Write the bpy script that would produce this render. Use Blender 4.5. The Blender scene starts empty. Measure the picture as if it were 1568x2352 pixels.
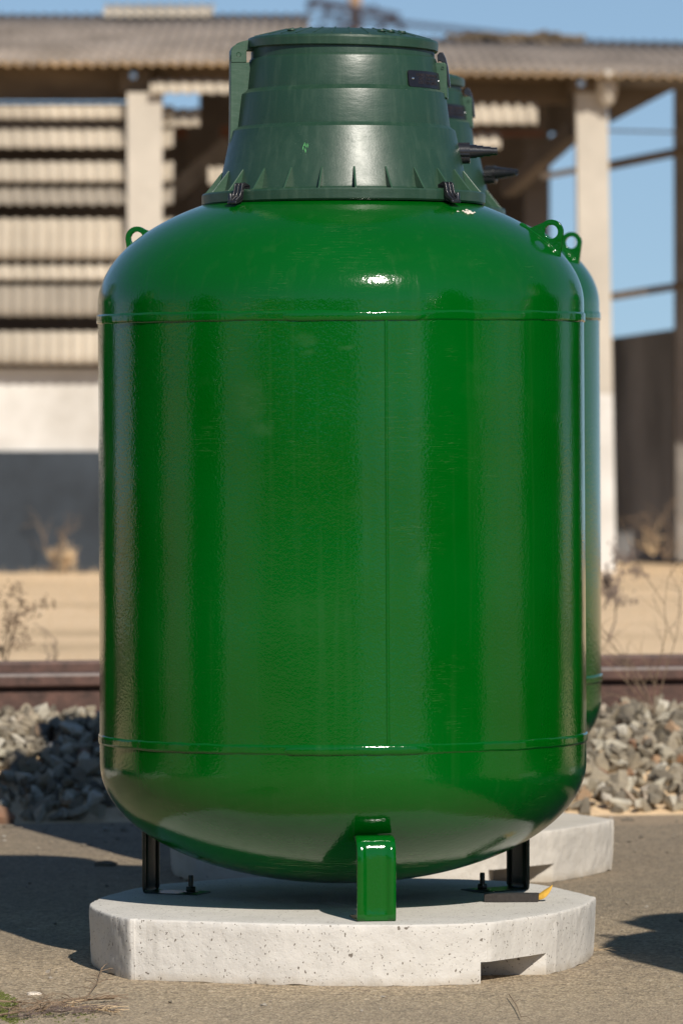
import bpy, bmesh, math, random
import numpy as np
from mathutils import Vector, Matrix, noise
R = math.radians
rnd = random.Random(7)
sc = bpy.context.scene
COL = sc.collection

# ------------------------------------------------------------------ camera, sky, sun, exposure
FP = 14508.0            # focal length in photo pixels (photo seen at 1568 x 2352)
CZ = 1.61               # camera height
D0 = 15.6               # camera to the axis of the front tank
cam_d = bpy.data.cameras.new('camera'); cam = bpy.data.objects.new('camera', cam_d); COL.objects.link(cam)
cam.location = (0, -D0, CZ); cam.rotation_euler = (R(90), 0, 0)
cam_d.sensor_fit = 'VERTICAL'; cam_d.sensor_height = 36; cam_d.lens = FP/2352*36
cam_d.shift_y = -467/2352; cam_d.clip_end = 3000; cam_d.clip_start = .5
cam_d.dof.use_dof = True; cam_d.dof.focus_distance = 15.02; cam_d.dof.aperture_fstop = 5.8
sc.camera = cam

SUN_EL, SUN_AZ = R(38.5), R(19.5)          # azimuth to the right of straight behind the camera
sdir = Vector((math.sin(SUN_AZ)*math.cos(SUN_EL), -math.cos(SUN_AZ)*math.cos(SUN_EL), math.sin(SUN_EL)))
w = bpy.data.worlds.new('World'); sc.world = w; w.use_nodes = True
nt = w.node_tree; bg = nt.nodes['Background']
sky = nt.nodes.new('ShaderNodeTexSky'); sky.sky_type = 'NISHITA'; sky.sun_disc = False
sky.sun_elevation = SUN_EL; sky.sun_rotation = math.pi - SUN_AZ
sky.air_density = 1.0; sky.dust_density = 0.0; sky.ozone_density = 3.0; sky.altitude = 0
# clear dry air: the pale band at the horizon is thin, so the lookup starts a little above it
_tc = nt.nodes.new('ShaderNodeTexCoord'); _mp = nt.nodes.new('ShaderNodeMapping'); _nv = nt.nodes.new('ShaderNodeVectorMath')
_mp.inputs['Scale'].default_value = (1, 1, .86); _mp.inputs['Location'].default_value = (0, 0, .125); _nv.operation = 'NORMALIZE'
nt.links.new(_tc.outputs['Generated'], _mp.inputs[0]); nt.links.new(_mp.outputs[0], _nv.inputs[0]); nt.links.new(_nv.outputs[0], sky.inputs[0])
nt.links.new(sky.outputs[0], bg.inputs[0]); bg.inputs[1].default_value = 0.088
sl = bpy.data.lights.new('sun', 'SUN'); sl.energy = 5.0; sl.angle = R(.55); sl.color = (1, .93, .83)
so = bpy.data.objects.new('sun', sl); COL.objects.link(so)
so.rotation_euler = sdir.to_track_quat('Z', 'Y').to_euler()
sc.view_settings.view_transform = 'Standard'; sc.view_settings.look = 'None'
sc.view_settings.exposure = 0.0; sc.view_settings.gamma = 1
sc.view_settings.use_curve_mapping = False

def P(x, y, Y):
    """photo pixel at depth Y -> point"""
    d = D0+Y
    return Vector(((x-784)/FP*d, Y, CZ+(709-y)/FP*d))

# ------------------------------------------------------------------ materials
def srgb(r, g, b):
    f = lambda c: (c/255/12.92) if c/255 <= .04045 else ((c/255+.055)/1.055)**2.4
    return (f(r), f(g), f(b), 1)
class Mat:
    def __init__(s, name, rough=.8, base=(.5, .5, .5), metal=0, spec=.5):
        s.m = bpy.data.materials.new(name); s.m.use_nodes = True
        s.nt = s.m.node_tree; s.n = s.nt.nodes; s.b = s.n['Principled BSDF']
        s.b.inputs['Roughness'].default_value = rough
        s.b.inputs['Base Color'].default_value = (*base[:3], 1)
        s.b.inputs['Metallic'].default_value = metal
        s.b.inputs['Specular IOR Level'].default_value = spec
        tc = s.n.new('ShaderNodeTexCoord'); s.co = tc.outputs['Object']
    def link(s, a, b): s.nt.links.new(a, b)
    def mapping(s, scale=(1, 1, 1), rot=(0, 0, 0), loc=(0, 0, 0), src=None):
        m = s.n.new('ShaderNodeMapping'); m.inputs['Scale'].default_value = scale
        m.inputs['Rotation'].default_value = rot; m.inputs['Location'].default_value = loc
        s.link(src or s.co, m.inputs[0]); return m.outputs[0]
    def noise(s, scale, detail=4, rough=.55, src=None, dist=0):
        t = s.n.new('ShaderNodeTexNoise'); t.inputs['Scale'].default_value = scale
        t.inputs['Detail'].default_value = detail; t.inputs['Roughness'].default_value = rough
        t.inputs['Distortion'].default_value = dist
        s.link(src or s.co, t.inputs['Vector']); return t.outputs[0]
    def vor(s, scale, feature='F1', src=None, out=0, rand=1):
        t = s.n.new('ShaderNodeTexVoronoi'); t.feature = feature; t.inputs['Scale'].default_value = scale
        t.inputs['Randomness'].default_value = rand
        s.link(src or s.co, t.inputs['Vector']); return t.outputs[out]
    def ramp(s, fac, stops, interp='LINEAR'):
        r = s.n.new('ShaderNodeValToRGB'); r.color_ramp.interpolation = interp
        e = r.color_ramp.elements
        while len(e) < len(stops): e.new(.5)
        for el, (p, c) in zip(e, stops):
            el.position = p
            el.color = (c, c, c, 1) if isinstance(c, (int, float)) else (*c[:3], 1)
        s.link(fac, r.inputs[0]); return r.outputs[0]
    def math(s, op, a, b=0., c=None, clamp=False):
        m = s.n.new('ShaderNodeMath'); m.operation = op; m.use_clamp = clamp
        for i, v in enumerate((a, b, c)):
            if v is None: continue
            if isinstance(v, (int, float)): m.inputs[i].default_value = v
            else: s.link(v, m.inputs[i])
        return m.outputs[0]
    def mix(s, fac, a, b, mode='MIX'):
        m = s.n.new('ShaderNodeMix'); m.data_type = 'RGBA'; m.blend_type = mode
        for k, v in ((0, fac), (6, a), (7, b)):
            if isinstance(v, (int, float)): m.inputs[k].default_value = v if k == 0 else (v, v, v, 1)
            elif isinstance(v, tuple): m.inputs[k].default_value = (*v[:3], 1)
            else: s.link(v, m.inputs[k])
        return m.outputs[2]
    def sep(s, src=None):
        t = s.n.new('ShaderNodeSeparateXYZ'); s.link(src or s.co, t.inputs[0]); return t.outputs
    def color(s, c): s.link(c, s.b.inputs['Base Color']); return s
    def rough(s, c): s.link(c, s.b.inputs['Roughness']); return s
    def bump(s, h, dist=.002, strength=1, prev=None, ins=('Normal',)):
        t = s.n.new('ShaderNodeBump'); t.inputs['Distance'].default_value = dist
        t.inputs['Strength'].default_value = strength; s.link(h, t.inputs['Height'])
        if prev: s.link(prev, t.inputs['Normal'])
        for i in ins: s.link(t.outputs[0], s.b.inputs[i])
        return t.outputs[0]

def green_paint(name='glossy_green_paint', worn=.55, scrf=.2):
    m = Mat(name, .55, (.001, .105, .008), spec=0)
    x, y, z = m.sep()
    big = m.noise(2.2, 3)
    c = m.mix(m.ramp(big, [(.35, 0), (.7, 1)]), (.0, .074, .003), (.0002, .088, .006))
    # dull scuffs: rubbed patches with a shape of their own
    scuff = m.ramp(m.noise(3.1, 6, .62, src=m.mapping((1, 1, 1.3), loc=(3.3, .7, 5.2)), dist=.4), [(.62, 0), (.78, .5)])
    for cx, cz, sx, sz in ((-.222, 1.375, .050, .062), (-.185, 1.315, .045, .024), (-.086, 1.525, .026, .020), (-.08, 1.49, .018, .014), (.02, 1.505, .03, .01), (.19, .98, .02, .05)):
        wx = m.math('ADD', x, m.math('MULTIPLY', m.math('SUBTRACT', m.noise(9, 4), .5), .09)); wz = m.math('ADD', z, m.math('MULTIPLY', m.math('SUBTRACT', m.noise(11, 4), .5), .07))
        dx = m.math('DIVIDE', m.math('SUBTRACT', wx, cx), sx); dz = m.math('DIVIDE', m.math('SUBTRACT', wz, cz), sz)
        rr = m.math('SQRT', m.math('ADD', m.math('MULTIPLY', dx, dx), m.math('MULTIPLY', dz, dz)))
        rub = m.math('MULTIPLY', m.ramp(rr, [(.35, 1), (1.05, 0)]), m.math('MULTIPLY', m.math('LESS_THAN', y, 0), m.ramp(m.noise(40, 4, .7), [(.35, .35), (.7, 1)]))); scuff = m.math('MAXIMUM', scuff, rub)
    # hair scratches, thin slanted lines
    s1 = m.noise(26, 2, .5, src=m.mapping((.35, .35, 7), rot=(0, R(16), 0)))
    line = m.ramp(s1, [(.490, 0), (.5, 1), (.510, 0)])
    msk = m.ramp(m.noise(4.5, 3, .6, src=m.mapping(loc=(1.2, 4, 2))), [(.56, 0), (.64, 1)])
    scr = m.math('MULTIPLY', line, msk)
    # run marks down the side
    streak = m.ramp(m.noise(34, 3, .6, src=m.mapping((1, 1, .03))), [(.55, 0), (.75, 1)])
    spk = m.ramp(m.vor(95, src=m.mapping(loc=(.3, .2, .1))), [(.0, 1), (.05, 1), (.07, 0)])
    spk = m.math('MULTIPLY', spk, m.ramp(m.noise(9, 2), [(.6, 0), (.64, 1)]))
    f = m.math('ADD', m.math('MULTIPLY', scuff, .07), m.math('MULTIPLY', scr, scrf), clamp=True)
    f = m.math('ADD', f, m.math('MULTIPLY', streak, .03), clamp=True)
    f = m.math('ADD', f, m.math('MULTIPLY', spk, .4), clamp=True)
    c = m.mix(f, c, (.14, .22, .10))
    s2 = m.ramp(m.noise(22, 3, .55, src=m.mapping((.22, .22, 13))), [(.488, 0), (.5, 1), (.512, 0)])
    low_ = m.ramp(m.math('ADD', z, m.math('MULTIPLY', m.noise(5, 3), .08)), [(.30, 1), (.335, 0)])
    c = m.mix(m.math('MULTIPLY', m.math('MULTIPLY', s2, low_), worn), c, (.42, .40, .27)); m.color(c)
    ro = m.math('ADD', .07, m.math('MULTIPLY', scuff, .22))
    ro = m.math('ADD', ro, m.math('MULTIPLY', streak, .10)); ro = m.math('ADD', ro, m.math('MULTIPLY', m.noise(14, 4), .05))
    m.b.inputs['Coat Weight'].default_value = 1; m.b.inputs['Coat IOR'].default_value = 1.5
    m.link(ro, m.b.inputs['Coat Roughness'])
    wob = m.bump(m.noise(3.4, 2), .006, .5, ins=())
    peel = m.bump(m.noise(150, 2, .5), .0007, .5, prev=wob, ins=())
    amt = m.ramp(m.noise(2.6, 2, src=m.mapping(loc=(7, 2, 1))), [(.35, .25), (.65, 1)])
    m2 = m.n.new('ShaderNodeBump'); m2.inputs['Distance'].default_value = .0012
    m.link(m.noise(85, 2, .6), m2.inputs['Height']); m.link(peel, m2.inputs['Normal'])
    m.link(m.math('MULTIPLY', amt, .42), m2.inputs['Strength'])
    m.link(m2.outputs[0], m.b.inputs['Coat Normal']); m.link(m2.outputs[0], m.b.inputs['Normal'])
    return m.m
def green_plastic(name, base=(.015, .046, .025), ro=.35):
    m = Mat(name, ro, base, spec=.55)
    st = m.noise(60, 4, .6, src=m.mapping((1, 1, .05)))
    f = m.ramp(st, [(.5, 0), (.75, 1)])
    f2 = m.ramp(m.noise(7, 5, .65), [(.5, 0), (.72, 1)])
    c = m.mix(m.math('MULTIPLY', f, .18), base, (.10, .15, .10))
    c = m.mix(m.math('MULTIPLY', f2, .22), c, (.07, .12, .08))
    spk = m.ramp(m.vor(160), [(0, 1), (.06, 1), (.09, 0)])
    spk = m.math('MULTIPLY', spk, m.ramp(m.noise(12, 2), [(.56, 0), (.6, 1)]))
    c = m.mix(m.math('MULTIPLY', spk, .5), c, (.25, .34, .25)); m.color(c)
    m.rough(m.math('ADD', ro-.04, m.math('MULTIPLY', m.noise(30, 4), .16)))
    b1 = m.bump(m.noise(220, 2), .0005, .3, ins=())
    m.bump(m.noise(18, 3, src=m.mapping((1, 1, 3))), .003, .25, prev=b1)
    return m.m
def concrete(name, base=(.64, .61, .56), pits=1.):
    m = Mat(name, .9, base, spec=.25)
    n = m.noise(7, 6, .65); n2 = m.noise(1.7, 3)
    c = m.mix(m.ramp(n, [(.3, 0), (.75, 1)]), tuple(v*.86 for v in base), tuple(min(1, v*1.07) for v in base))
    c = m.mix(m.math('MULTIPLY', m.ramp(n2, [(.5, 0), (.7, 1)]), .35), c, tuple(v*q for v, q in zip(base, (.80, .79, .78))))
    stain = m.ramp(m.noise(16, 5, .7, src=m.mapping((1, 1, .25))), [(.6, 0), (.8, 1)])
    c = m.mix(m.math('MULTIPLY', stain, .25), c, (.34, .29, .22))
    zz = m.sep()[2]
    soil = m.ramp(m.math('ADD', zz, m.math('MULTIPLY', m.noise(13, 5, .65), .05)), [(.026, 1), (.052, 0)])
    c = m.mix(m.math('MULTIPLY', soil, .55), c, (.33, .265, .18))
    drip = m.ramp(m.noise(24, 4, .6, src=m.mapping((1, 1, .06))), [(.60, 0), (.74, 1)])
    c = m.mix(m.math('MULTIPLY', drip, .22), c, (.36, .34, .31))
    nz = m.n.new('ShaderNodeTexNoise'); nz.inputs['Scale'].default_value = 70; nz.inputs['Detail'].default_value = 3; m.link(m.co, nz.inputs['Vector'])
    va = m.n.new('ShaderNodeVectorMath'); va.operation = 'MULTIPLY_ADD'; m.link(nz.outputs['Color'], va.inputs[0]); va.inputs[1].default_value = (.022, .022, .022); m.link(m.co, va.inputs[2])
    jit = m.mapping((1, 1, .75), src=va.outputs[0]); jit2 = m.mapping((1, 1, .8), src=va.outputs[0]); d = m.vor(58, src=jit); r = m.vor(58, src=jit, out=1)
    rr = m.ramp(r, [(.0, 0), (.28, .0), (1, .22*pits)])
    pit = m.math('LESS_THAN', d, m.math('ADD', rr, m.math('MULTIPLY', m.noise(120, 2), .07*0)))
    d2 = m.vor(150, src=jit2); r2 = m.vor(150, src=jit2, out=1)
    pit2 = m.math('LESS_THAN', d2, m.ramp(r2, [(0, 0), (.36, 0), (1, .34*pits)]))
    pp = m.math('MAXIMUM', pit, pit2)
    c = m.mix(m.math('MULTIPLY', pp, .85), c, (.13, .105, .08)); m.color(c)
    b1 = m.bump(m.noise(38, 6, .7), .006, .55, ins=())
    b2 = m.bump(m.noise(260, 3), .001, .6, prev=b1, ins=())
    m.bump(m.math('SUBTRACT', 1., pp), .004, .8, prev=b2)
    return m.m
def asphalt():
    m = Mat('worn_asphalt', .92, spec=.2)
    x, y, z = m.sep()
    r = m.vor(150, out=1); r2 = m.vor(62, out=1)
    g = m.ramp(r, [(0, (.08, .068, .052)), (.25, (.26, .20, .135)), (.5, (.46, .36, .235)), (.75, (.66, .51, .33)), (.92, (.86, .72, .53)), (1, (.52, .29, .15))])
    g2 = m.ramp(r2, [(0, (.10, .088, .072)), (.5, (.38, .30, .205)), (.85, (.58, .455, .31)), (1, (.80, .68, .52))])
    c = m.mix(.38, g, g2)
    worn = m.ramp(m.noise(1.6, 5, .6), [(.35, 0), (.65, 1)])
    c = m.mix(m.math('MULTIPLY', worn, .30), c, (.16, .14, .115))
    far = m.ramp(m.math('ADD', m.math('MULTIPLY', y, .25), m.noise(2, 4)), [(.42, 0), (.85, 1)])
    c = m.mix(m.math('MULTIPLY', far, .42), c, (.125, .108, .086))
    sand = m.ramp(m.math('ADD', m.math('MULTIPLY', m.math('SUBTRACT', y, 3.95), 1.4), m.math('MULTIPLY', m.noise(3, 5), 1.)), [(.55, 0), (.78, 1)])
    sc_ = m.mix(m.noise(60, 4, .7), (.26, .19, .12), (.50, .39, .27))
    c = m.mix(m.math('MULTIPLY', sand, .85), c, sc_)
    near = m.ramp(m.math('ADD', m.math('MULTIPLY', m.math('SUBTRACT', -.75, y), 1.5), m.noise(4, 4)), [(.5, 0), (1, 1)])
    c = m.mix(m.math('MULTIPLY', near, .3), c, (.38, .31, .23)); m.color(c)
    h = m.math('ADD', m.vor(150), m.math('MULTIPLY', m.noise(60, 3), 1.2))
    b = m.bump(h, .005, 1., ins=()); m.bump(m.noise(5, 4), .01, .5, prev=b)
    return m.m
def ground_mat():
    m = Mat('dry_ground', .95, spec=.1)
    n = m.noise(1.1, 6, .65, src=m.mapping((.4, 1.3, 1))); n2 = m.noise(30, 4, .7)
    c = m.ramp(n, [(.3, (.50, .37, .225)), (.5, (.72, .53, .33)), (.7, (.80, .60, .385))])
    c = m.mix(m.math('MULTIPLY', m.ramp(n2, [(.4, 0), (.8, 1)]), .4), c, (.32, .24, .155)); m.color(c)
    m.bump(m.noise(14, 5), .02, .5); return m.m
def stone_mat(name, stops, s=30):
    m = Mat(name, .9, spec=.25)
    a = m.n.new('ShaderNodeAttribute'); a.attribute_name = 'tint'
    c = m.ramp(a.outputs['Fac'], stops)
    c = m.mix(m.math('MULTIPLY', m.ramp(m.noise(s, 5, .7), [(.35, 0), (.7, 1)]), .5), c, (.15, .13, .105)); m.color(c)
    m.bump(m.noise(s*2.5, 4, .7), .008, .7); return m.m
def plain(name, base, ro=.8, var=.25, s=8, bump=.003, metal=0, dark=None, spec=.4, stretch=(1, 1, 1)):
    m = Mat(name, ro, base, metal=metal, spec=spec)
    n = m.noise(s, 5, .65, src=m.mapping(stretch))
    c = m.mix(m.ramp(n, [(.3, 0), (.7, 1)]), dark or tuple(v*(1-var) for v in base), tuple(min(1, v*(1+var)) for v in base))
    m.color(c)
    if bump: m.bump(m.noise(s*4, 4, .6, src=m.mapping(stretch)), bump, .5)
    return m.m

PAINT = green_paint(); LEGPAINT = green_paint('glossy_green_leg_paint', 0., 0.)
PLAST = green_plastic('dark_green_plastic')
PLAST2 = green_plastic('mid_green_plastic', (.024, .068, .036), .38)
BLACK = plain('black_plastic', (.014, .014, .016), .27, .3, 40, .0004, spec=.65)
PLATEM = plain('black_nameplate', (.010, .010, .015), .4, .3, 30, .0004)
LETTER = plain('raised_brown_letters', (.032, .024, .024), .5, .3, 30, 0)
STEEL = plain('zinc_screw', (.75, .75, .72), .25, .1, 60, .0003, metal=1)
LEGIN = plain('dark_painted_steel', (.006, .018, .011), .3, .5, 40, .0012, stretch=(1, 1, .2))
CONC = concrete('cast_concrete'); CONC2 = concrete('older_cast_concrete', (.60, .56, .50), .5)
ASPH = asphalt(); GRND = ground_mat()
STONE = stone_mat('ballast_stone', [(0, (.12, .10, .075)), (.2, (.22, .19, .14)), (.45, (.37, .315, .23)), (.62, (.31, .255, .175)), (.78, (.44, .395, .30)), (.90, (.62, .57, .47)), (.97, (.40, .25, .14)), (1, (.28, .15, .09))])
PEB = stone_mat('pebbles', [(0, (.2, .17, .13)), (.5, (.42, .36, .28)), (1, (.6, .55, .48))], 120)
RAILM = plain('rusty_rail', (.105, .055, .042), .6, .3, 20, .003, dark=(.050, .030, .024), spec=.4)
RAILTOP = plain('worn_lit_rail_top', (.15, .115, .10), .55, .25, 20, .002, spec=.5)  # worn running surface, with its sunlit sheen put into the paler colour
SLEEP = plain('old_sleeper', (.12, .075, .055), .9, .4, 25, .01)
STRAW = plain('dry_straw', (.58, .43, .26), .9, .3, 6, 0)
TWIG = plain('dry_twig', (.22, .155, .10), .9, .35, 60, .001)
DTWIG = plain('grey_twig', (.16, .12, .10), .9, .35, 60, .001)
MOSSM = plain('moss', (.10, .115, .025), .95, .5, 60, .002)
ROOFM = plain('weathered_corrugated_roof', (.29, .24, .195), .95, .35, 2.6, .01, dark=(.15, .12, .09))
LICHEN = plain('lichened_roof_edge', (.40, .25, .11), .95, .4, 3, .01, dark=(.15, .11, .07))
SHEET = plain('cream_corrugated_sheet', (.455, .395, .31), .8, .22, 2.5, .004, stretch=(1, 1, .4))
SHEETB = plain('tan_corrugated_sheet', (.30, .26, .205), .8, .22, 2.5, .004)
COLM = plain('cream_column_render', (.50, .45, .375), .9, .12, 3, .006)
WOOD = plain('dark_old_timber', (.13, .095, .06), .85, .4, 5, .01, stretch=(.3, 1, 1))
GREYW = plain('grey_timber', (.20, .18, .16), .85, .3, 5, .01)
RUST = plain('rusty_beam', (.16, .075, .05), .8, .4, 5, .01)
WHITEW = plain('whitewashed_wall', (.70, .68, .64), .9, .1, 1.6, .01, dark=(.50, .47, .42))
WALLSHADE = plain('painted_wall_shade', (.038, .048, .060), .9, .3, 1.3, .01, dark=(.018, .022, .026))  # blue-grey shade painted into the colour of the lower wall
TAR = plain('tar_black_concrete', (.19, .19, .19), .9, .35, 2.6, .01, dark=(.040, .041, .043), stretch=(1.6, 1.6, .18))
INNER = plain('dark_inner_wall', (.12, .105, .095), .95, .4, 1.5, .01)  # dark brown-grey shared by inner walls, posts and braces
FOAM = plain('dark_grey_foam', (.038, .033, .030), .95, .25, 150, .001)
LEAFM = plain('yellow_dry_leaf', (.62, .36, .05), .7, .25, 40, .001)
PMARK = plain('light_green_paint_dab', (.10, .36, .12), .6, .3, 60, 0)
BIRD = plain('dried_white_dropping', (.72, .64, .54), .9, .3, 120, .002)
POLEM = plain('weathered_pole', (.42, .26, .14), .9, .25, 4, .01)
DARKI = plain('dark_insulator', (.04, .04, .055), .4, .3, 10, 0)
LEAVES = plain('green_leaves', (.035, .065, .018), .8, .4, 1.2, 0)
TRUNKM = plain('tree_bark', (.12, .09, .06), .95, .3, 6, .01)

# ------------------------------------------------------------------ mesh helpers
class MB:
    def __init__(s): s.v = []; s.f = []; s.mi = []; s.cur = 0
    def add(s, v, f):
        o = len(s.v); s.v += [tuple(p) for p in v]; s.f += [tuple(i+o for i in q) for q in f]; s.mi += [s.cur]*len(f); return s
    def box(s, c, size, rot=None, bev=0):
        hx, hy, hz = [q/2 for q in size]
        bm = bmesh.new(); bmesh.ops.create_cube(bm, size=1)
        bmesh.ops.scale(bm, vec=size, verts=bm.verts)
        if bev: bmesh.ops.bevel(bm, geom=bm.edges[:], offset=bev, segments=2, affect='EDGES', profile=.5)
        M = Matrix.Translation(c) @ (rot.to_4x4() if rot else Matrix())
        bm.transform(M); bm.verts.ensure_lookup_table()
        s.add([v.co for v in bm.verts], [[v.index for v in f.verts] for f in bm.faces]); bm.free(); return s
    def beam(s, a, b, w_, h_, up=(0, 0, 1)):
        a, b = Vector(a), Vector(b); d = (b-a).normalized(); u = Vector(up); sx = d.cross(u).normalized(); uz = sx.cross(d)
        vs = [p+sx*(i*w_/2)+uz*(j*h_/2) for p in (a, b) for i, j in ((-1, -1), (1, -1), (1, 1), (-1, 1))]
        return s.add(vs, [(0, 3, 2, 1), (4, 5, 6, 7), (0, 1, 5, 4), (1, 2, 6, 5), (2, 3, 7, 6), (3, 0, 4, 7)])
    def tube(s, pts, rad, n=6, cap=True):
        pts = [Vector(p) for p in pts]; rad = rad if hasattr(rad, '__len__') else [rad]*len(pts)
        vs = []; fs = []
        up = Vector((.3, .2, 1))
        for i, p in enumerate(pts):
            d = (pts[min(i+1, len(pts)-1)]-pts[max(i-1, 0)]).normalized()
            a = d.cross(up); a = a.normalized() if a.length > .05 else d.cross(Vector((1, 0, 0))).normalized(); b = d.cross(a)
            vs += [p+(a*math.cos(t)+b*math.sin(t))*rad[i] for t in [2*math.pi*k/n for k in range(n)]]
        for i in range(len(pts)-1):
            for k in range(n): fs.append((i*n+k, i*n+(k+1) % n, (i+1)*n+(k+1) % n, (i+1)*n+k))
        if cap: fs += [tuple(range(n))[::-1], tuple((len(pts)-1)*n+k for k in range(n))]
        return s.add(vs, fs)
    def lathe(s, prof, n=64, M=None, close=False):
        vs = []; fs = []
        for r_, z_ in prof:
            for k in range(n):
                t = 2*math.pi*k/n; vs.append(Vector((r_*math.sin(t), -r_*math.cos(t), z_)))
        for i in range(len(prof)-1):
            for k in range(n): fs.append((i*n+k, i*n+(k+1) % n, (i+1)*n+(k+1) % n, (i+1)*n+k))
        if prof[0][0] < 1e-5 or close: fs.append(tuple(range(n))[::-1])
        if prof[-1][0] < 1e-5 or close: fs.append(tuple((len(prof)-1)*n+k for k in range(n)))
        if M: vs = [M @ v for v in vs]
        return s.add(vs, fs)
    def prism(s, poly, O, U, V, W, t):
        """polygon (u,v) in the plane O,U,V, extruded by t along W, centred"""
        n = len(poly); O, U, V, W = map(Vector, (O, U, V, W))
        vs = [O+U*u+V*v+W*(k*t/2) for k in (-1, 1) for u, v in poly]
        fs = [tuple(range(n))[::-1], tuple(range(n, 2*n))]+[(i, (i+1) % n, n+(i+1) % n, n+i) for i in range(n)]
        return s.add(vs, fs)
    def build(s, name, mats, parent=None, smooth=None, bev=0, loc=None):
        me = bpy.data.meshes.new(name); me.from_pydata(s.v, [], s.f); me.update()
        mats = mats if isinstance(mats, (list, tuple)) else [mats]
        for m in mats: me.materials.append(m)
        if len(mats) > 1: me.polygons.foreach_set('material_index', s.mi)
        bm = bmesh.new(); bm.from_mesh(me); bmesh.ops.remove_doubles(bm, verts=bm.verts, dist=1e-6) if smooth else None
        bmesh.ops.recalc_face_normals(bm, faces=bm.faces); bm.to_mesh(me); bm.free()
        if smooth:
            me.polygons.foreach_set('use_smooth', [True]*len(me.polygons)); me.set_sharp_from_angle(angle=R(smooth))
        o = bpy.data.objects.new(name, me); COL.objects.link(o)
        if parent: o.parent = parent
        if loc is not None: o.location = loc
        if bev:
            b = o.modifiers.new('bevel', 'BEVEL'); b.width = bev; b.segments = 2; b.limit_method = 'ANGLE'; b.angle_limit = R(35)
        return o
def tag(o, label=None, cat=None, group=None, kind=None):
    for k, v in (('label', label), ('category', cat), ('group', group), ('kind', kind)):
        if v: o[k] = v
    return o
def empty(name, loc=(0, 0, 0), **k):
    o = bpy.data.objects.new(name, None); COL.objects.link(o); o.location = loc; o.empty_display_size = .1
    return tag(o, **k)
def copy_tree(o, parent=None):
    c = o.copy(); COL.objects.link(c); c.parent = parent
    for ch in o.children: copy_tree(ch, c)
    return c
def plate_hole(mb, outline, hc, hr, O, U, V, W, t, n=72):
    """plate with a round hole; outline star shaped about the hole centre"""
    hc = Vector(hc); pts = [Vector(p) for p in outline]; outer = []
    for k in range(n):
        a = 2*math.pi*k/n; d = Vector((math.cos(a), math.sin(a))); best = 0
        for i in range(len(pts)):
            p, q = pts[i]-hc, pts[(i+1) % len(pts)]-hc; e = q-p
            den = d.x*e.y-d.y*e.x
            if abs(den) < 1e-12: continue
            tt = (p.x*e.y-p.y*e.x)/den; uu = (p.x*d.y-p.y*d.x)/den
            if tt > 0 and -1e-6 <= uu <= 1+1e-6: best = max(best, tt)
        outer.append(hc+d*best)
    inner = [hc+Vector((math.cos(2*math.pi*k/n), math.sin(2*math.pi*k/n)))*hr for k in range(n)]
    O, U, V, W = map(Vector, (O, U, V, W)); vs = []
    for s_ in (-1, 1):
        for ring in (outer, inner): vs += [O+U*p.x+V*p.y+W*(s_*t/2) for p in ring]
    fs = []
    for k in range(n):
        j = (k+1) % n
        fs += [(k, n+k, n+j, j), (2*n+k, 2*n+j, 3*n+j, 3*n+k), (k, j, 2*n+j, 2*n+k), (n+k, 3*n+k, 3*n+j, n+j)]
    mb.add(vs, fs)
def radial(az):      # az: 0 faces the camera, positive to the right
    return Vector((math.sin(az), -math.cos(az), 0)), Vector((math.cos(az), math.sin(az), 0)), Vector((0, 0, 1))

# ------------------------------------------------------------------ setting: ground
def terrain():
    ys = [-400, -60, 0, 4.2, 4.4, 4.7, 5.0, 5.3, 7.4, 9, 12, 16, 20, 30, 60, 150, 700]
    zs = [0, 0, 0, 0, .03, .12, .18, .20, .20, .15, .11, .1, .1, -.1, -2, -6, -32]
    xs = [-600, -100, -40, -20, -10, -5, -2, 0, 2, 5, 10, 20, 40, 100, 600]
    mb = MB(); vs = [(x, y+x*(.19 if 4 < y < 10 and abs(x) < 25 else 0)*.9, z) for y, z in zip(ys, zs) for x in xs]; n = len(xs)
    mb.add(vs, [(i*n+k, i*n+k+1, (i+1)*n+k+1, (i+1)*n+k) for i in range(len(ys)-1) for k in range(n-1)])
    tag(mb.build('ground', GRND, smooth=60), kind='structure')
    mb = MB(); xs = np.linspace(-45, 45, 361)
    top = [4.36+.17*x*(abs(x) < 25)+.10*noise.noise(Vector((x*2.1, 3, 1)))+.04*noise.noise(Vector((x*9, 3, 1))) for x in xs]
    n = len(xs); mb.add([(x, -60, .004) for x in xs]+[(x, t, .006) for x, t in zip(xs, top)], [(k, k+1, n+k+1, n+k) for k in range(n-1)])
    tag(mb.build('asphalt_yard', ASPH), kind='structure')
terrain()
ANG = math.atan(.19)
def rail_y(x, off=0): return 5.42+x*.19+off

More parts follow.
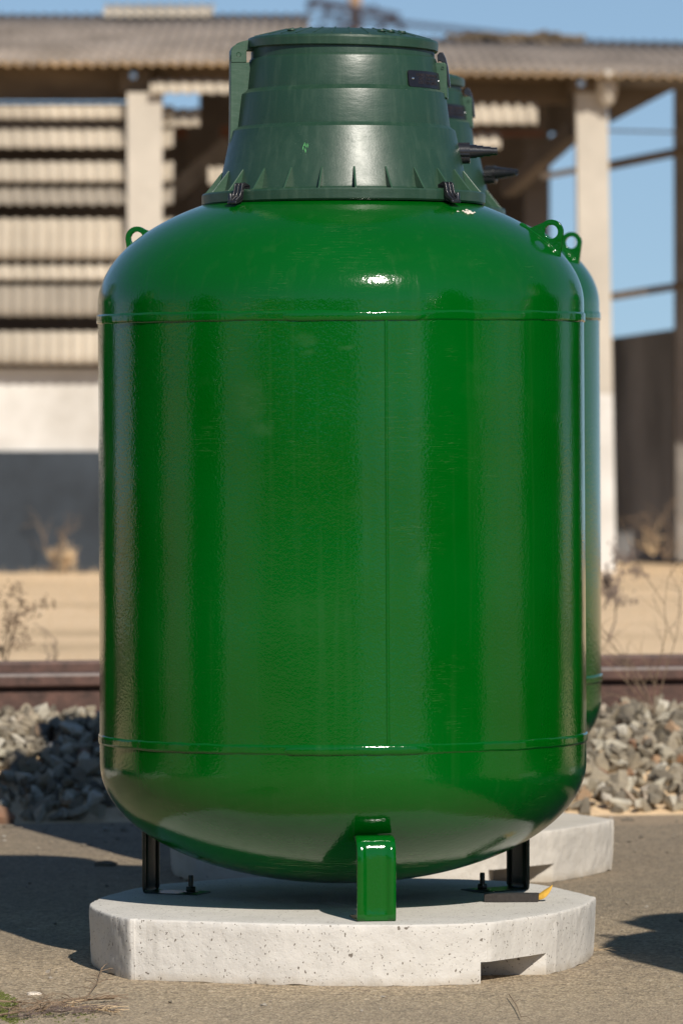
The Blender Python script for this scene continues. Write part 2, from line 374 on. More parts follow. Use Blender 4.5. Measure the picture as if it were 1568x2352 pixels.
# ballast: one mesh, nobody could count it
def stones(n_t, seed, pts, sizes, name, mat, flat=.75):
    r = np.random.RandomState(seed); T = []
    for _ in range(n_t):
        bm = bmesh.new()
        for q in range(13):
            v = r.normal(size=3); v /= np.linalg.norm(v); v *= r.uniform(.75, 1.1)
            bm.verts.new((v[0], v[1]*r.uniform(.7, 1), v[2]*flat))
        g = bmesh.ops.convex_hull(bm, input=bm.verts)
        bmesh.ops.delete(bm, geom=[e for e in g['geom_interior'] if isinstance(e, bmesh.types.BMVert)], context='VERTS')
        bm.verts.index_update()
        T.append((np.array([v.co[:] for v in bm.verts]), np.array([[v.index for v in f.verts] for f in bm.faces]))); bm.free()
    V = []; F = []; A = []; o = 0
    for p, s in zip(pts, sizes):
        tv, tf = T[r.randint(n_t)]
        q = r.normal(size=4); q /= np.linalg.norm(q); a, b, c, d = q
        if flat < .7: a, b, c, d = math.cos(q[0]*3), 0, 0, math.sin(q[0]*3)
        M = np.array([[1-2*(c*c+d*d), 2*(b*c-a*d), 2*(b*d+a*c)], [2*(b*c+a*d), 1-2*(b*b+d*d), 2*(c*d-a*b)], [2*(b*d-a*c), 2*(c*d+a*b), 1-2*(b*b+c*c)]])
        sc3 = s*np.array([1, r.uniform(.65, 1), r.uniform(.6, .95)])
        v = (tv*sc3) @ M.T + p
        V.append(v); F.append(tf+o); o += len(v); A += [r.rand()]*len(v)
    V = np.concatenate(V); F = np.concatenate(F)
    me = bpy.data.meshes.new(name); me.from_pydata(V.tolist(), [], F.tolist()); me.materials.append(mat)
    at = me.attributes.new('tint', 'FLOAT', 'POINT'); at.data.foreach_set('value', A)
    ob = bpy.data.objects.new(name, me); COL.objects.link(ob); return ob
def ballast():
    r = np.random.RandomState(3); pts = []; sz = []
    for layer in range(3):
        st = .052
        for gx in np.arange(-3.4, 3.6, st):
            for gy in np.arange(4.28, 7.4, st if layer < 3 else .07):
                if gy > 6.1 and (layer > 1 or r.rand() < .4): continue
                if layer == 2 and r.rand() < .55: continue
                x = gx+r.uniform(-.03, .03); y0 = gy+r.uniform(-.03, .03); y = y0+.17*x
                t = min(1, max(0, (y0-4.25)/1.05)); z = .235*(t*t*(3-2*t))**.75
                s = r.uniform(.021, .046)*(1 if r.rand() < .9 else 1.35)
                if y0 > 6.7: z *= max(0, (7.7-y0))
                if y0 < 4.42 and r.rand() < .5: continue
                pts.append((x, y, z+.012+layer*.016+r.uniform(-.012, .012))); sz.append(s)
    tag(stones(26, 5, pts, sz, 'ballast', STONE), 'grey and beige crushed stone ballast heaped along the rails', 'ballast', kind='stuff')
    r = np.random.RandomState(8); pts = []; sz = []
    for i in range(900):
        x = r.uniform(-2.5, 3); y = r.choice([r.uniform(-1.2, 4.4), r.uniform(2.5, 4.5)]); s = abs(r.normal(0, .0035))+.0022
        if y > 3: s *= 1.5
        pts.append((x, y+.1*x, .006+s*.3)); sz.append(s)
    tag(stones(10, 9, pts, sz, 'loose_grit', PEB, .6), 'loose grit and small pebbles scattered over the asphalt', 'grit', kind='stuff')
ballast()

# rails and sleepers
def rail(off, ztop, label, worn=True):
    prof = [(-.035, 0), (-.031, .008), (.031, .008), (.035, 0), (.035, -.028), (.032, -.033), (.007, -.038), (.006, -.135), (.058, -.150), (.062, -.160), (-.062, -.160), (-.058, -.150), (-.006, -.135), (-.007, -.038), (-.032, -.033), (-.035, -.028)]
    n = len(prof); a, b = Vector((-30, rail_y(-30, off), ztop-.008)), Vector((30, rail_y(30, off), ztop-.008))
    d = (b-a).normalized(); sx = Vector((-d.y, d.x, 0)); mb = MB()
    vs = [p+sx*u+Vector((0, 0, v)) for p in (a, b) for u, v in prof]
    mb.add(vs, [(i, (i+1) % n, n+(i+1) % n, n+i) for i in range(n)]+[tuple(range(n)), tuple(range(n, 2*n))])
    mb.mi = [1 if (q < 3 and worn) else 0 for q in range(n)]+[0, 0]
    o = mb.build('rail', [RAILM, RAILTOP]); return tag(o, label, 'rail', 'steel rails of the railway track')
RZ = .407
rail(0, RZ, 'rusty brown steel rail nearest the green tanks, behind the ballast stones')
rail(.125, RZ+.034, 'rusty brown raised guard rail right behind the nearer rail', False)
for k in range(-9, 10):
    mb = MB(); c = Vector((k*.62+.12, rail_y(k*.62, .80), RZ-.168-.066))
    mb.box(c, (.24, 2.1, .13), Matrix.Rotation(ANG, 3, 'Z'), .008)
    tag(mb.build('sleeper', SLEEP), 'brown timber sleeper half buried in the ballast under the rails', 'sleeper', 'timber sleepers under the rails')
# ------------------------------------------------------------------ the gas tanks
GX = .006
def build_tank():
    root = empty('gas_tank', (GX, 0, 0))
    TL = Matrix.Translation((0, 0, .15)) @ Matrix.Rotation(R(-.85), 4, 'X') @ Matrix.Rotation(R(-.3), 4, 'Y') @ Matrix.Translation((0, 0, -.15))
    Rr, zt, zb = .6, 1.62, .494
    ez = lambda r_: zt+.3*math.sqrt(max(0, 1-(r_/Rr)**2))      # 2:1 ellipsoidal head
    low = [(Rr*math.sin(math.pi/2*i/70), zb-.3*math.cos(math.pi/2*i/70)) for i in range(71)]
    prof = low+[(Rr, zb+(zt-zb)*i/40) for i in range(1, 40)]+[(r_, zt+zb-z_) for r_, z_ in low[::-1]]
    mb = MB(); mb.lathe(prof, 240)
    body = mb.build('tank_body', PAINT, root, smooth=40); body.matrix_local = TL
    # circumferential weld bands
    def ring(name, z0, z1, seed):
        mb = MB(); n = 480; vs = []; m = 9
        for k in range(n):
            t = 2*math.pi*k/n; d, tt, _ = radial(t)
            e0 = .0019*noise.noise(Vector((t*9, seed, 0)))+.0007*noise.noise(Vector((t*40, seed, 0)))
            e1 = .0016*noise.noise(Vector((t*11, seed, 7)))+.0007*noise.noise(Vector((t*45, seed, 3)))
            for j in range(m):
                u = j/(m-1); h = (.0032+.0006*noise.noise(Vector((t*33, seed, 5))))*min(1, math.sin(math.pi*u)*2.4)-.0008*(j in (0, m-1))
                vs.append(d*(Rr+h)+Vector((0, 0, z0+e0+(z1+e1-z0-e0)*u)))
        mb.add(vs, [(k*m+j, ((k+1) % n)*m+j, ((k+1) % n)*m+j+1, k*m+j+1) for k in range(n) for j in range(m-1)])
        # overlapping weld bead on the front
        N = 70; vs = []; a0, a1 = R(-13.6), R(20)
        for i in range(N):
            u = i/(N-1); a = a0+(a1-a0)*u; d, tt, _ = radial(a)
            endf = math.sqrt(max(0, 1-max(0, 1-u*N/5)**2))*math.sqrt(max(0, 1-max(0, 1-(1-u)*N/9)**2))
            hw = .0112*max(.02, endf); zc = (z0+z1)/2-.001+.0009*noise.noise(Vector((a*22, seed, 9)))
            for j in range(9):
                s_ = -1+j/4; vs.append(d*(Rr+.0025+.0030*endf*math.sqrt(max(0, 1-s_*s_)))+Vector((0, 0, zc+hw*s_)))
        mb.add(vs, [(i*9+j, (i+1)*9+j, (i+1)*9+j+1, i*9+j+1) for i in range(N-1) for j in range(8)])
        o = mb.build(name, PAINT, root, smooth=50); o.matrix_local = TL; return o
    ring('weld_seam', 1.573, 1.598, 1.5); ring('weld_seam', .540, .565, 4.5)
    mb = MB(); N = 160; vs = []
    for i in range(N):
        z_ = .562+(1.576-.562)*i/(N-1); d, tt, _ = radial(R(10.3)); wv = .0006*noise.noise(Vector((z_*30, 2, 2)))
        for j in range(7):
            s_ = -1+j/3; vs.append(d*(Rr-.0012+.0036*math.sqrt(max(0, 1-s_*s_)))+tt*(.0052*s_+wv)+Vector((0, 0, z_)))
    mb.add(vs, [(i*7+j, (i+1)*7+j, (i+1)*7+j+1, i*7+j+1) for i in range(N-1) for j in range(6)])
    o = mb.build('weld_seam', PAINT, root, smooth=50); o.matrix_local = TL
    # lifting lugs
    for az, lz in ((R(75), -.008), (R(251.5), -.011)):
        d, tt, up_ = radial(az); mb = MB()
        hc = (.535, 1.802+lz); ol = []
        b0, b1 = (.460, 1.803+lz), (.556, 1.735+lz)
        for k in range(25):
            a = R(128)-R(136)*k/24; ol.append((hc[0]+.030*math.cos(a), hc[1]+.030*math.sin(a)))
        ol += [b1, (.53, 1.70), (.44, 1.77), b0]
        plate_hole(mb, ol, hc, .0168, (0, 0, 0), d, up_, tt, .010)
        for s_ in (-1, 1):       # fillet weld
            pts = []
            for k in range(14):
                q_ = .458+.096*k/13; pts.append(d*q_+Vector((0, 0, ez(q_)+.001))+tt*(s_*.007))
            rr = [.0036+.0009*math.sin(k*2.3) for k in range(14)]; mb.tube(pts, rr, 8)
        o = mb.build('lifting_lug', PAINT, root, smooth=40, bev=.0012); o.matrix_local = TL
    # bird dropping on the dome
    mb = MB(); r2 = random.Random(4); d, tt, _ = radial(R(49)); zc0 = zb+0
    for k in range(26):
        u = r2.gauss(0, .006); v = r2.gauss(0, .013); rr_ = .408+u; a = R(49)+v/.41+u*.9
        dd, _, _ = radial(a); z_ = ez(rr_)
        mb.lathe([(0, .0022), (r2.uniform(.0015, .0045), .001), (r2.uniform(.004, .006), -.001)], 7, Matrix.Translation(dd*rr_+Vector((0, 0, z_))) @ Matrix.Rotation(r2.random()*6, 4, 'Z') @ Matrix.Scale(r2.uniform(.5, 1.4), 4, (1, 0, 0)))
    o = mb.build('bird_dropping', BIRD, root, smooth=60); o.matrix_local = TL
    # legs
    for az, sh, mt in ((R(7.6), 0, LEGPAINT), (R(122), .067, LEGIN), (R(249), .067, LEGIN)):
        d, tt, _ = radial(az); mb = MB(); path = [(.520, .353), (.550, .3515), (.565, .347), (.576, .338), (.584, .323), (.587, .305)]
        path += [(.587, .305-.135*i/8) for i in range(1, 9)]+[(.586, .161), (.582, .156), (.575, .1535), (.55, .153), (.50, .153), (.44, .153)]
        us = [-.0455, -.0455, -.0445, -.041, -.034, -.030, -.027, -.02, 0, .02, .027, .030, .034, .041, .0445, .0455, .0455]
        of = [-.008, -.005, -.0018, 0, 0, -.001, -.0038, -.0045, -.0045, -.0045, -.0038, -.001, 0, 0, -.0018, -.005, -.008]
        P2 = [Vector((p[0]-sh, p[1])) for p in path]; n = len(P2); m = len(us); vs = []
        for i, p in enumerate(P2):
            t_ = (P2[min(i+1, n-1)]-P2[max(i-1, 0)]).normalized(); nn = Vector((-t_.y, t_.x))
            g = 1 if 5 <= i <= 13 else (.5 if i in (4, 14) else 0)
            fl = 1 if i < 15 else 0.
            for u, q in zip(us, of):
                q2 = q*g if abs(u) < .038 else q*fl
                pr = p+nn*q2; vs.append(d*pr.x+tt*u+Vector((0, 0, pr.y)))
        mb.add(vs, [(i*m+j, i*m+j+1, (i+1)*m+j+1, (i+1)*m+j) for i in range(n-1) for j in range(m-1)])
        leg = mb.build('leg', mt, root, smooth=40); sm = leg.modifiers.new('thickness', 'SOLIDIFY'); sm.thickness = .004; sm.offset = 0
        mb = MB(); M = Matrix.Translation(d*(.475-sh)+Vector((0, 0, .154)))
        mb.lathe([(0, 0), (.020, 0), (.020, .003), (0, .0035)], 24, M)
        mb.lathe([(0, .003), (.0125, .003), (.0135, .005), (.0135, .014), (.012, .016), (0, .016)], 6, M)
        mb.lathe([(0, .01), (.0062, .01), (.0066, .04), (.0055, .044), (0, .044)], 12, M)
        mb.build('anchor_bolt', mt, leg, smooth=35)
    # manhole dome
    tur = MB()
    tur.lathe([(.300, 1.862), (.346, 1.864), (.350, 1.868), (.3505, 1.889), (.348, 1.893), (.316, 1.8945), (.311, 1.898), (.3085, 1.903), (.2778, 2.045), (.2768, 2.0482), (.2658, 2.0562), (.2642, 2.058), (.2642, 2.0585), (.2548, 2.136), (.2538, 2.1395), (.2408, 2.1492), (.2392, 2.151), (.2392, 2.1515), (.2320, 2.220), (.2300, 2.2255), (.2270, 2.2285), (.2260, 2.262), (.15, 2.27), (0, 2.272)], 192)
    turret = tur.build('manhole_dome', PLAST, root, smooth=28); turret.matrix_local = Matrix.Translation((.008, 0, 0)) @ TL @ Matrix.Translation((0, 0, 1.88)) @ Matrix.Rotation(R(-.9), 4, 'X') @ Matrix.Translation((0, 0, -1.88))
    mb = MB(); mb.lathe([(0, 2.262), (.228, 2.250), (.2335, 2.248), (.2355, 2.250), (.2362, 2.268), (.2335, 2.2735), (.226, 2.2765), (.200, 2.284), (.160, 2.2945), (.154, 2.2952), (.150, 2.2945), (.09, 2.297), (.086, 2.2955), (0, 2.297)], 160)
    for k in range(30):
        d, tt, u_ = radial(R(12*k+5))
        mb.prism([(.150, 2.290), (.222, 2.275), (.222, 2.2792), (.150, 2.2978)], (0, 0, 0), d, u_, tt, .004)
    for az_ in (R(-42), R(38), R(50), R(30)):
        d, tt, u_ = radial(az_); mb.lathe([(0, .004), (.010, .004), (.012, 0)], 14, Matrix.Translation(d*.188+Vector((0, 0, 2.287))))
    lid = mb.build('lid', PLAST, turret, smooth=28)
    lid.matrix_local = Matrix.Translation((0, 0, 2.25)) @ Matrix.Rotation(R(1.3), 4, 'Y') @ Matrix.Translation((0, 0, -2.25))
    rib0 = None
    for k in range(24):
        if rib0 is None:
            d, tt, u_ = radial(0); mb = MB()
            mb.prism([(.296, 1.890), (.3445, 1.890), (.3445, 1.8945), (.340, 1.898), (.3015, 1.9465), (.298, 1.9475), (.294, 1.945)], (0, 0, 0), d, u_, tt, .0048)
            rib0 = mb.build('gusset_rib', PLAST2, turret, bev=.0012); o = rib0
        else:
            o = rib0.copy(); COL.objects.link(o); o.parent = turret
        o.rotation_euler = (0, 0, R(5+15*k))
    # hinge
    cr = lambda x, y: ((711-x)*.5492/930, 2.323-.0005905*y)
    d, tt, u_ = radial(R(-84)); mb = MB()
    mb.prism([cr(*p) for p in ((237, 178), (330, 178), (340, 168), (310, 310), (290, 312), (272, 462), (262, 480), (232, 520), (235, 400))], tt*0, d, u_, tt, .052)
    mb.prism([cr(*p) for p in ((238, 178), (238, 128), (246, 112), (256, 105), (296, 105), (302, 112), (303, 178))], tt*0, d, u_, tt, .056)
    mb.lathe([(.0042, .0), (.0042, .002), (.0062, .0015), (.0066, 0)], 20, Matrix.Translation(d*cr(270, 145)[0]+Vector((0, 0, cr(270, 145)[1]))+tt*.0275) @ Matrix.Rotation(R(-84), 4, 'Z') @ Matrix.Rotation(R(90), 4, 'Y'))
    mb.build('hinge_bracket', PLAST2, turret, smooth=30, bev=.002)
    mb = MB(); mb.prism([cr(*p) for p in ((335, 88), (430, 70), (430, 62), (340, 78), (290, 88), (265, 97), (246, 120), (236, 150), (236, 172), (262, 160), (300, 128), (335, 128))], tt*0, d, u_, tt, .036)
    mb.build('hinge_arm', PLAST2, turret, smooth=30, bev=.002)
    # latch
    d, tt, u_ = radial(R(86)); cr2 = lambda x, y: ((x-711)*.5492/930, 2.323-.0005905*y); mb = MB()
    mb.prism([cr2(*p) for p in ((1095, 182), (1140, 182), (1147, 190), (1151, 335), (1122, 312), (1100, 305))], tt*0, d, u_, tt, .046)
    mb.build('latch_bracket', PLAST2, turret, smooth=30, bev=.002)
    mb = MB(); mb.prism([cr2(*p) for p in ((1110, 178), (1108, 150), (1118, 138), (1132, 138), (1142, 160), (1152, 200), (1160, 262), (1161, 282), (1154, 286), (1149, 262), (1142, 205), (1130, 180), (1118, 172))], tt*0, d, u_, tt, .030)
    M_ = Matrix.Translation(d*cr2(1131, 205)[0]+Vector((0, 0, cr2(1131, 205)[1]))-tt*.0235) @ Matrix.Rotation(R(86), 4, 'Z') @ Matrix.Rotation(R(90), 4, 'Y')
    mb.lathe([(0, .002), (.003, .002), (.0035, -.002)], 12, M_)
    mb.build('latch_lever', BLACK, turret, smooth=30, bev=.0012)
    # clamps
    for az in (R(-45.5), R(46), R(134), R(-134)):
        d, tt, u_ = radial(az); mb = MB()
        pr = [(.330, 1.896), (.330, 1.905), (.350, 1.9085), (.357, 1.905), (.3600, 1.888), (.364, 1.876), (.380, 1.866), (.383, 1.862), (.380, 1.857), (.360, 1.863), (.3535, 1.868), (.3525, 1.8955)]
        mb.prism(pr, (0, 0, 0), d, u_, tt, .024)
        for s_ in (-1, 0, 1):
            mb.prism([(.332, 1.904), (.350, 1.9115), (.3585, 1.908), (.3625, 1.889), (.367, 1.878), (.381, 1.868), (.379, 1.861), (.355, 1.875), (.352, 1.90)], tt*(s_*.0125), d, u_, tt, .004 if s_ else .0025)
        mb.lathe([(0, -.004), (.0055, -.004), (.0055, .020), (.0045, .022), (0, .022)], 12, Matrix.Translation(d*.374+tt*.012*(1 if az > 0 else -1)+Vector((0, 0, 1.862))))
        mb.box(d*.379+Vector((0, 0, 1.861)), (.030, .007, .007), Matrix.Rotation(az, 3, 'Z'), .0015)
        mb.build('clamp', BLACK, turret, smooth=35, bev=.0008)
    # name plate, bent round the dome, three lines of worn embossed capitals
    mb = MB(); A0, A1, Z0, Z1 = R(41.5), R(79), 2.1475, 2.1885
    def surf(a, z_, h): d, _, _ = radial(a); return d*(.239-(z_-2.153)*.104+h)+Vector((0, 0, z_))
    nx, nz = 40, 12
    for h, flip in ((.0052, 0), (.0015, 1)):
        vs = []
        for i in range(nx+1):
            for j in range(nz+1):
                u, v = i/nx, j/nz; X = (u-.5)*(A1-A0)*.239; Z = (v-.5)*(Z1-Z0); hx, hz, rr = (A1-A0)*.1195, (Z1-Z0)/2, .007
                cx, cz = hx-rr, hz-rr
                if abs(X) > cx and abs(Z) > cz:
                    dx, dz = abs(X)-cx, abs(Z)-cz; L = max(dx, dz)/math.hypot(dx, dz); X = math.copysign(cx+dx*L, X); Z = math.copysign(cz+dz*L, Z)
                vs.append(surf((A0+A1)/2+X/.239, (Z0+Z1)/2+Z, h))
        base = len(mb.v); mb.add(vs, [(i*(nz+1)+j, (i+1)*(nz+1)+j, (i+1)*(nz+1)+j+1, i*(nz+1)+j+1) for i in range(nx) for j in range(nz)])
    bo = [i*(nz+1) for i in range(nx+1)]+[nx*(nz+1)+j for j in range(1, nz+1)]+[i*(nz+1)+nz for i in range(nx-1, -1, -1)]+[j for j in range(nz-1, 0, -1)]
    o_ = (nx+1)*(nz+1); mb.f += [(bo[k], bo[(k+1) % len(bo)], bo[(k+1) % len(bo)]+o_, bo[k]+o_) for k in range(len(bo))]; mb.mi += [0]*len(bo)
    mb.cur = 1
    for row, txt in enumerate(('LINEE MANWERS', 'SEC.TNFOT JC', 'LEE FSSO.JSSERI')):
        cu = bpy.data.curves.new('t', 'FONT'); cu.body = txt; cu.align_x = 'CENTER'; cu.size = .0106; cu.resolution_u = 2; cu.extrude = .0004
        to = bpy.data.objects.new('t', cu); COL.objects.link(to); bpy.context.view_layer.update()
        me = bpy.data.meshes.new_from_object(to.evaluated_get(bpy.context.evaluated_depsgraph_get()))
        vs = [surf((A0+A1)/2+v.co.x*1.28/.239, 2.1745-row*.0092+v.co.y, .0056+v.co.z) for v in me.vertices]
        mb.add(vs, [list(p.vertices) for p in me.polygons]); bpy.data.objects.remove(to); bpy.data.curves.remove(cu); bpy.data.meshes.remove(me)
    mb.cur = 2
    for a in (A0+R(3.4), A1-R(3.4)):
        d, _, _ = radial(a)
        mb.lathe([(0, .0028), (.0026, .002), (.0036, 0)], 14, Matrix.Translation(surf(a, 2.168, .0052)) @ Matrix.Rotation(a, 4, 'Z') @ Matrix.Rotation(R(90), 4, 'X'))
    mb.build('nameplate', [PLATEM, LETTER, STEEL], turret, smooth=30)
    # dabs of lighter paint rubbed on the cone
    mb = MB(); rp = random.Random(5)
    for k in range(9):
        a = R(-18.5)+rp.uniform(-.022, .022); z0 = 1.994+rp.uniform(-.010, .010); L = rp.uniform(.004, .011); vs = []
        for i in range(6):
            for j in (-1, 1):
                q = .0011*math.sin(math.pi*(i+.5)/6)*j; z_ = z0+L*(i/5-.5); dd, t2, _ = radial(a); rr_ = .3085-(z_-1.903)*(.0307/.142)+.0006
                vs.append(dd*rr_+t2*q+Vector((0, 0, z_)))
        mb.add(vs, [(2*i, 2*i+1, 2*i+3, 2*i+2) for i in range(5)])
    mb.build('paint_mark', PMARK, turret)
    # stepped hose adapter
    mb = MB(); d, tt, _ = radial(R(88)); r0 = .284
    M = Matrix.Translation(d*r0+Vector((0, 0, 1.997))) @ Matrix.Rotation(R(88)-math.pi/2, 4, 'Z') @ Matrix.Rotation(R(90), 4, 'Y')
    st = [(0, .0215), (.029, .0215), (.029, .0170), (.046, .0168), (.046, .0148), (.062, .0146), (.062, .0124), (.080, .0122), (.080, .0098), (.0965, .0096), (.0965, .007), (.06, .006)]
    mb.lathe([(0, -.01)]+[(r_, x_) for x_, r_ in st], 40, M)
    for s_ in range(4):
        q = R(20+90*s_); mb.box(d*(r0+.014)+tt*math.cos(q)*.0215+Vector((0, 0, 1.997+math.sin(q)*.0215)), (.028, .003, .003), Matrix.Rotation(R(88)-math.pi/2, 3, 'Z'))
    M2 = Matrix.Translation(d*(r0-.004)+Vector((0, 0, 1.982))) @ Matrix.Rotation(R(88)-math.pi/2, 4, 'Z') @ Matrix.Rotation(R(90), 4, 'Y')
    mb.lathe([(0, -.01), (.0155, 0), (.0155, .032), (.011, .034), (0, .034)], 30, M2)
    mb.build('hose_adapter', BLACK, turret, smooth=30)
    mb = MB(); d, tt, _ = radial(R(80)); mb.lathe([(0, 0), (.034, 0), (.036, -.003), (.036, -.02)], 32, Matrix.Translation(d*.287+Vector((0, 0, 1.99))) @ Matrix.Rotation(R(80)-math.pi/2, 4, 'Z') @ Matrix.Rotation(R(78), 4, 'Y'))
    mb.build('adapter_flange', PLAST, turret, smooth=30)
    return root
def ch(o, name): return [c for c in o.children if c.name.split('.')[0] == name]

GT = 'upright green gas tanks standing on concrete bases'
# outline of the concrete base, seen from above (x, depth)
OUT = [(-.618, -.13), (-.600, -.25), (-.566, -.37), (-.535, -.45), (-.512, -.498), (-.498, -.508), (-.484, -.512), (-.40, -.545), (-.283, -.585), (-.15, -.625), (0, -.650), (.125, -.655), (.25, -.635), (.335, -.602), (.350, -.594), (.362, -.582), (.40, -.53), (.46, -.445), (.515, -.36), (.527, -.335), (.575, -.21), (.606, -.10), (.624, .02), (.629, .05), (.626, .075), (.585, .20), (.53, .345), (.46, .455), (.35, .53), (.215, .57), (0, .60), (-.233, .59), (-.38, .48), (-.49, .36), (-.56, .18), (-.60, .02)]
OUT2 = OUT[:OUT.index((.527, -.335))]+[(.585, -.19), (.622, -.08), (.636, -.02), (.640, -.005), (.634, .01), (.57, .12), (.47, .26), (.37, .39), (.30, .50)]+OUT[OUT.index((.215, .57)):]
def build_base(name, mat, seed, h=.15, slot=True, rough=1., out=None):
    pts = [Vector((a, b)) for a, b in (out or OUT)]; n0 = len(pts); dense = []
    for i in range(n0):
        p0, p1, p2, p3 = pts[i-1], pts[i], pts[(i+1) % n0], pts[(i+2) % n0]
        for k in range(16):
            t = k/16; dense.append(.5*((2*p1)+(p2-p0)*t+(2*p0-5*p1+4*p2-p3)*t*t+(3*p1-p0-3*p2+p3)*t**3))
    n = len(dense); rows = []
    zs = [(-.004, 0), (.0, .002)]+[(0., h*k/16) for k in range(1, 15)]+[(0, h-.006), (-.001, h-.0025), (-.003, h-.0006), (-.006, h)]
    vs = []
    for q, z_ in zs:
        for k, p in enumerate(dense):
            nr = p.normalized(); w3 = Vector((p.x*26, p.y*26, z_*26+seed*10))
            dsp = rough*(.0016*noise.noise(w3)+.0009*noise.noise(w3*3.3))
            if z_ > h-.007: dsp += rough*min(0, .0045*noise.noise(w3*1.6)-.0008)
            zz = z_+(rough*(.002+.006*max(0, noise.noise(Vector((p.x*14, p.y*14, seed))))) if z_ < .003 else 0)
            pp = p+nr*(q+dsp-.012*(1-z_/h)*.6); vs.append((pp.x, pp.y, zz))
    for s_ in (.93, .8, .6, .35, .12):
        for p in dense: pp = p*s_; vs.append((pp.x, pp.y, h+.0012*noise.noise(Vector((pp.x*5, pp.y*5, seed)))))
    R_ = len(zs)+5; mb = MB()
    fs = [(i*n+k, i*n+(k+1) % n, (i+1)*n+(k+1) % n, (i+1)*n+k) for i in range(R_-1) for k in range(n)]
    fs += [tuple((R_-1)*n+k for k in range(n)), tuple(range(n))[::-1]]
    mb.add(vs, fs); o = mb.build(name, mat)
    if slot:
        c = MB(); bmv = []
        for (x, y) in ((.33, -.75), (.62, -.75), (.500, -.385), (.33, -.40)):
            bmv += [(x, y)]
        c.prism(bmv, (0, 0, .0), (1, 0, 0), (0, 1, 0), (0, 0, 1), .112); co = c.build('cut', mat)
        b = o.modifiers.new('b', 'BOOLEAN'); b.object = co; b.operation = 'DIFFERENCE'; b.solver = 'EXACT'
        bpy.context.view_layer.update()
        me = bpy.data.meshes.new_from_object(o.evaluated_get(bpy.context.evaluated_depsgraph_get()))
        o.modifiers.clear(); o.data = me; bpy.data.objects.remove(co)
    o.data.polygons.foreach_set('use_smooth', [True]*len(o.data.polygons)); o.data.set_sharp_from_angle(angle=R(38))
    return o
BG = 'concrete bases under the gas tanks'
b1 = build_base('concrete_base', CONC, 1.); b1.location = (.0, 0, .002)
tag(b1, 'pale pitted concrete slab with a slot, under the front green tank', 'concrete base', BG)
b2 = build_base('concrete_base', CONC2, 5., rough=1.6, out=OUT2); b2.location = (.14, 2.5, .002); b2.rotation_euler = (0, 0, R(-6))
tag(b2, 'pale concrete slab behind, mostly hidden by the front tank and slab', 'concrete base', BG)

t1 = build_tank(); tag(t1, 'large glossy green gas tank in front, upright on three legs', 'gas tank', GT)
t2 = copy_tree(t1); t2.location = (.146, 2.5, 0)
t2['label'] = 'second green gas tank, mostly hidden behind the front one'
tu = ch(t2, 'manhole_dome')[0]; tu.matrix_local = Matrix.Translation((-.026, 0, 0)) @ tu.matrix_local
for c in ch(t2, 'bird_dropping')+ch(tu, 'paint_mark'): bpy.data.objects.remove(c)
for c in ch(tu, 'hose_adapter'): c.rotation_euler = (R(-3), 0, R(-26))
off = [(1.95, -1.75, 'green gas tank standing in front on the right, its shadow on the asphalt'), (2.30, .30, 'green gas tank standing on the right beside the front tank'),
       (2.36, 2.75, 'green gas tank standing on the right, level with the second tank'),
       (-3.03, .30, 'green gas tank standing on the left beside the front tank'), (-3.45, -1.85, 'green gas tank standing in front on the left'),
       (-2.42, 2.45, 'green gas tank standing on the left, level with the second tank')]
for x, y, lab in off:
    t = copy_tree(t1); t.location = (x, y, 0); t['label'] = lab
    for c in ch(t, 'bird_dropping'): bpy.data.objects.remove(c)
    b = b1.copy(); COL.objects.link(b); b.location = (x, y, .002); b['label'] = lab.replace('green gas tank', 'pale concrete slab under a green tank').split(',')[0]

# foam strip, leaf and pebble on the base
mb = MB(); a = P(1110, 2074, -.02); a.z = .152
mb.prism([(0, 0), (.033, -.006), (.132, .0), (.137, .045), (.09, .052), (.03, .03), (.0, .028)], Vector((a.x, -.085, .162)), (1, 0, 0), (0, 1, 0), (0, 0, 1), .019)
tag(mb.build('foam_strip', FOAM, bev=.001), 'dark grey foam strip lying on the front concrete slab', 'foam strip')
mb = MB(); vs = []; N = 14
for i in range(N):
    t = i/(N-1); c = Vector((a.x+.128+.040*t, -.06-.004*t, .160+.030*t**1.6)); wd = .0075*math.sin(math.pi*min(1, .12+t*.88))**.7
    for s_ in (-1, 0, 1): vs.append(c+Vector((-.5*s_*wd, .8*s_*wd, s_*wd*.9+(.003 if s_ == 0 else 0))))
mb.add(vs, [(i*3+j, (i+1)*3+j, (i+1)*3+j+1, i*3+j+1) for i in range(N-1) for j in range(2)])
o = mb.build('dry_leaf', LEAFM, smooth=60); so_ = o.modifiers.new('t', 'SOLIDIFY'); so_.thickness = .0006
tag(o, 'curled yellow dry leaf at the end of the foam strip', 'leaf')

# ------------------------------------------------------------------ the shed beyond the track
SY = 20.9
def corr(x0, x1, top, bot, mat, parent, name, pitch=.069, amp=.011, thick=.005, dz=0.):
    mb = MB(); nx = int((x1-x0)/pitch*8); rows = 4; vs = []
    tp, bt = Vector((0, *top)), Vector((0, *bot)); d = (bt-tp).normalized(); nn = Vector((0, -d.z, d.y))
    for i in range(nx+1):
        x = x0+(x1-x0)*i/nx; q = amp*math.sin(2*math.pi*x/pitch)
        for j in range(rows):
            p = tp.lerp(bt, j/(rows-1)); vs.append(Vector((x, p.y, p.z+dz*(x-x0)))+nn*q)
    mb.add(vs, [(i*rows+j, (i+1)*rows+j, (i+1)*rows+j+1, i*rows+j+1) for i in range(nx) for j in range(rows-1)])
    o = mb.build(name, mat, parent, smooth=70); m = o.modifiers.new('t', 'SOLIDIFY'); m.thickness = thick; return o
X = lambda px, Y=SY: (px-784)/FP*(D0+Y)
Z = lambda py, Y=SY: CZ+(709-py)/FP*(D0+Y)
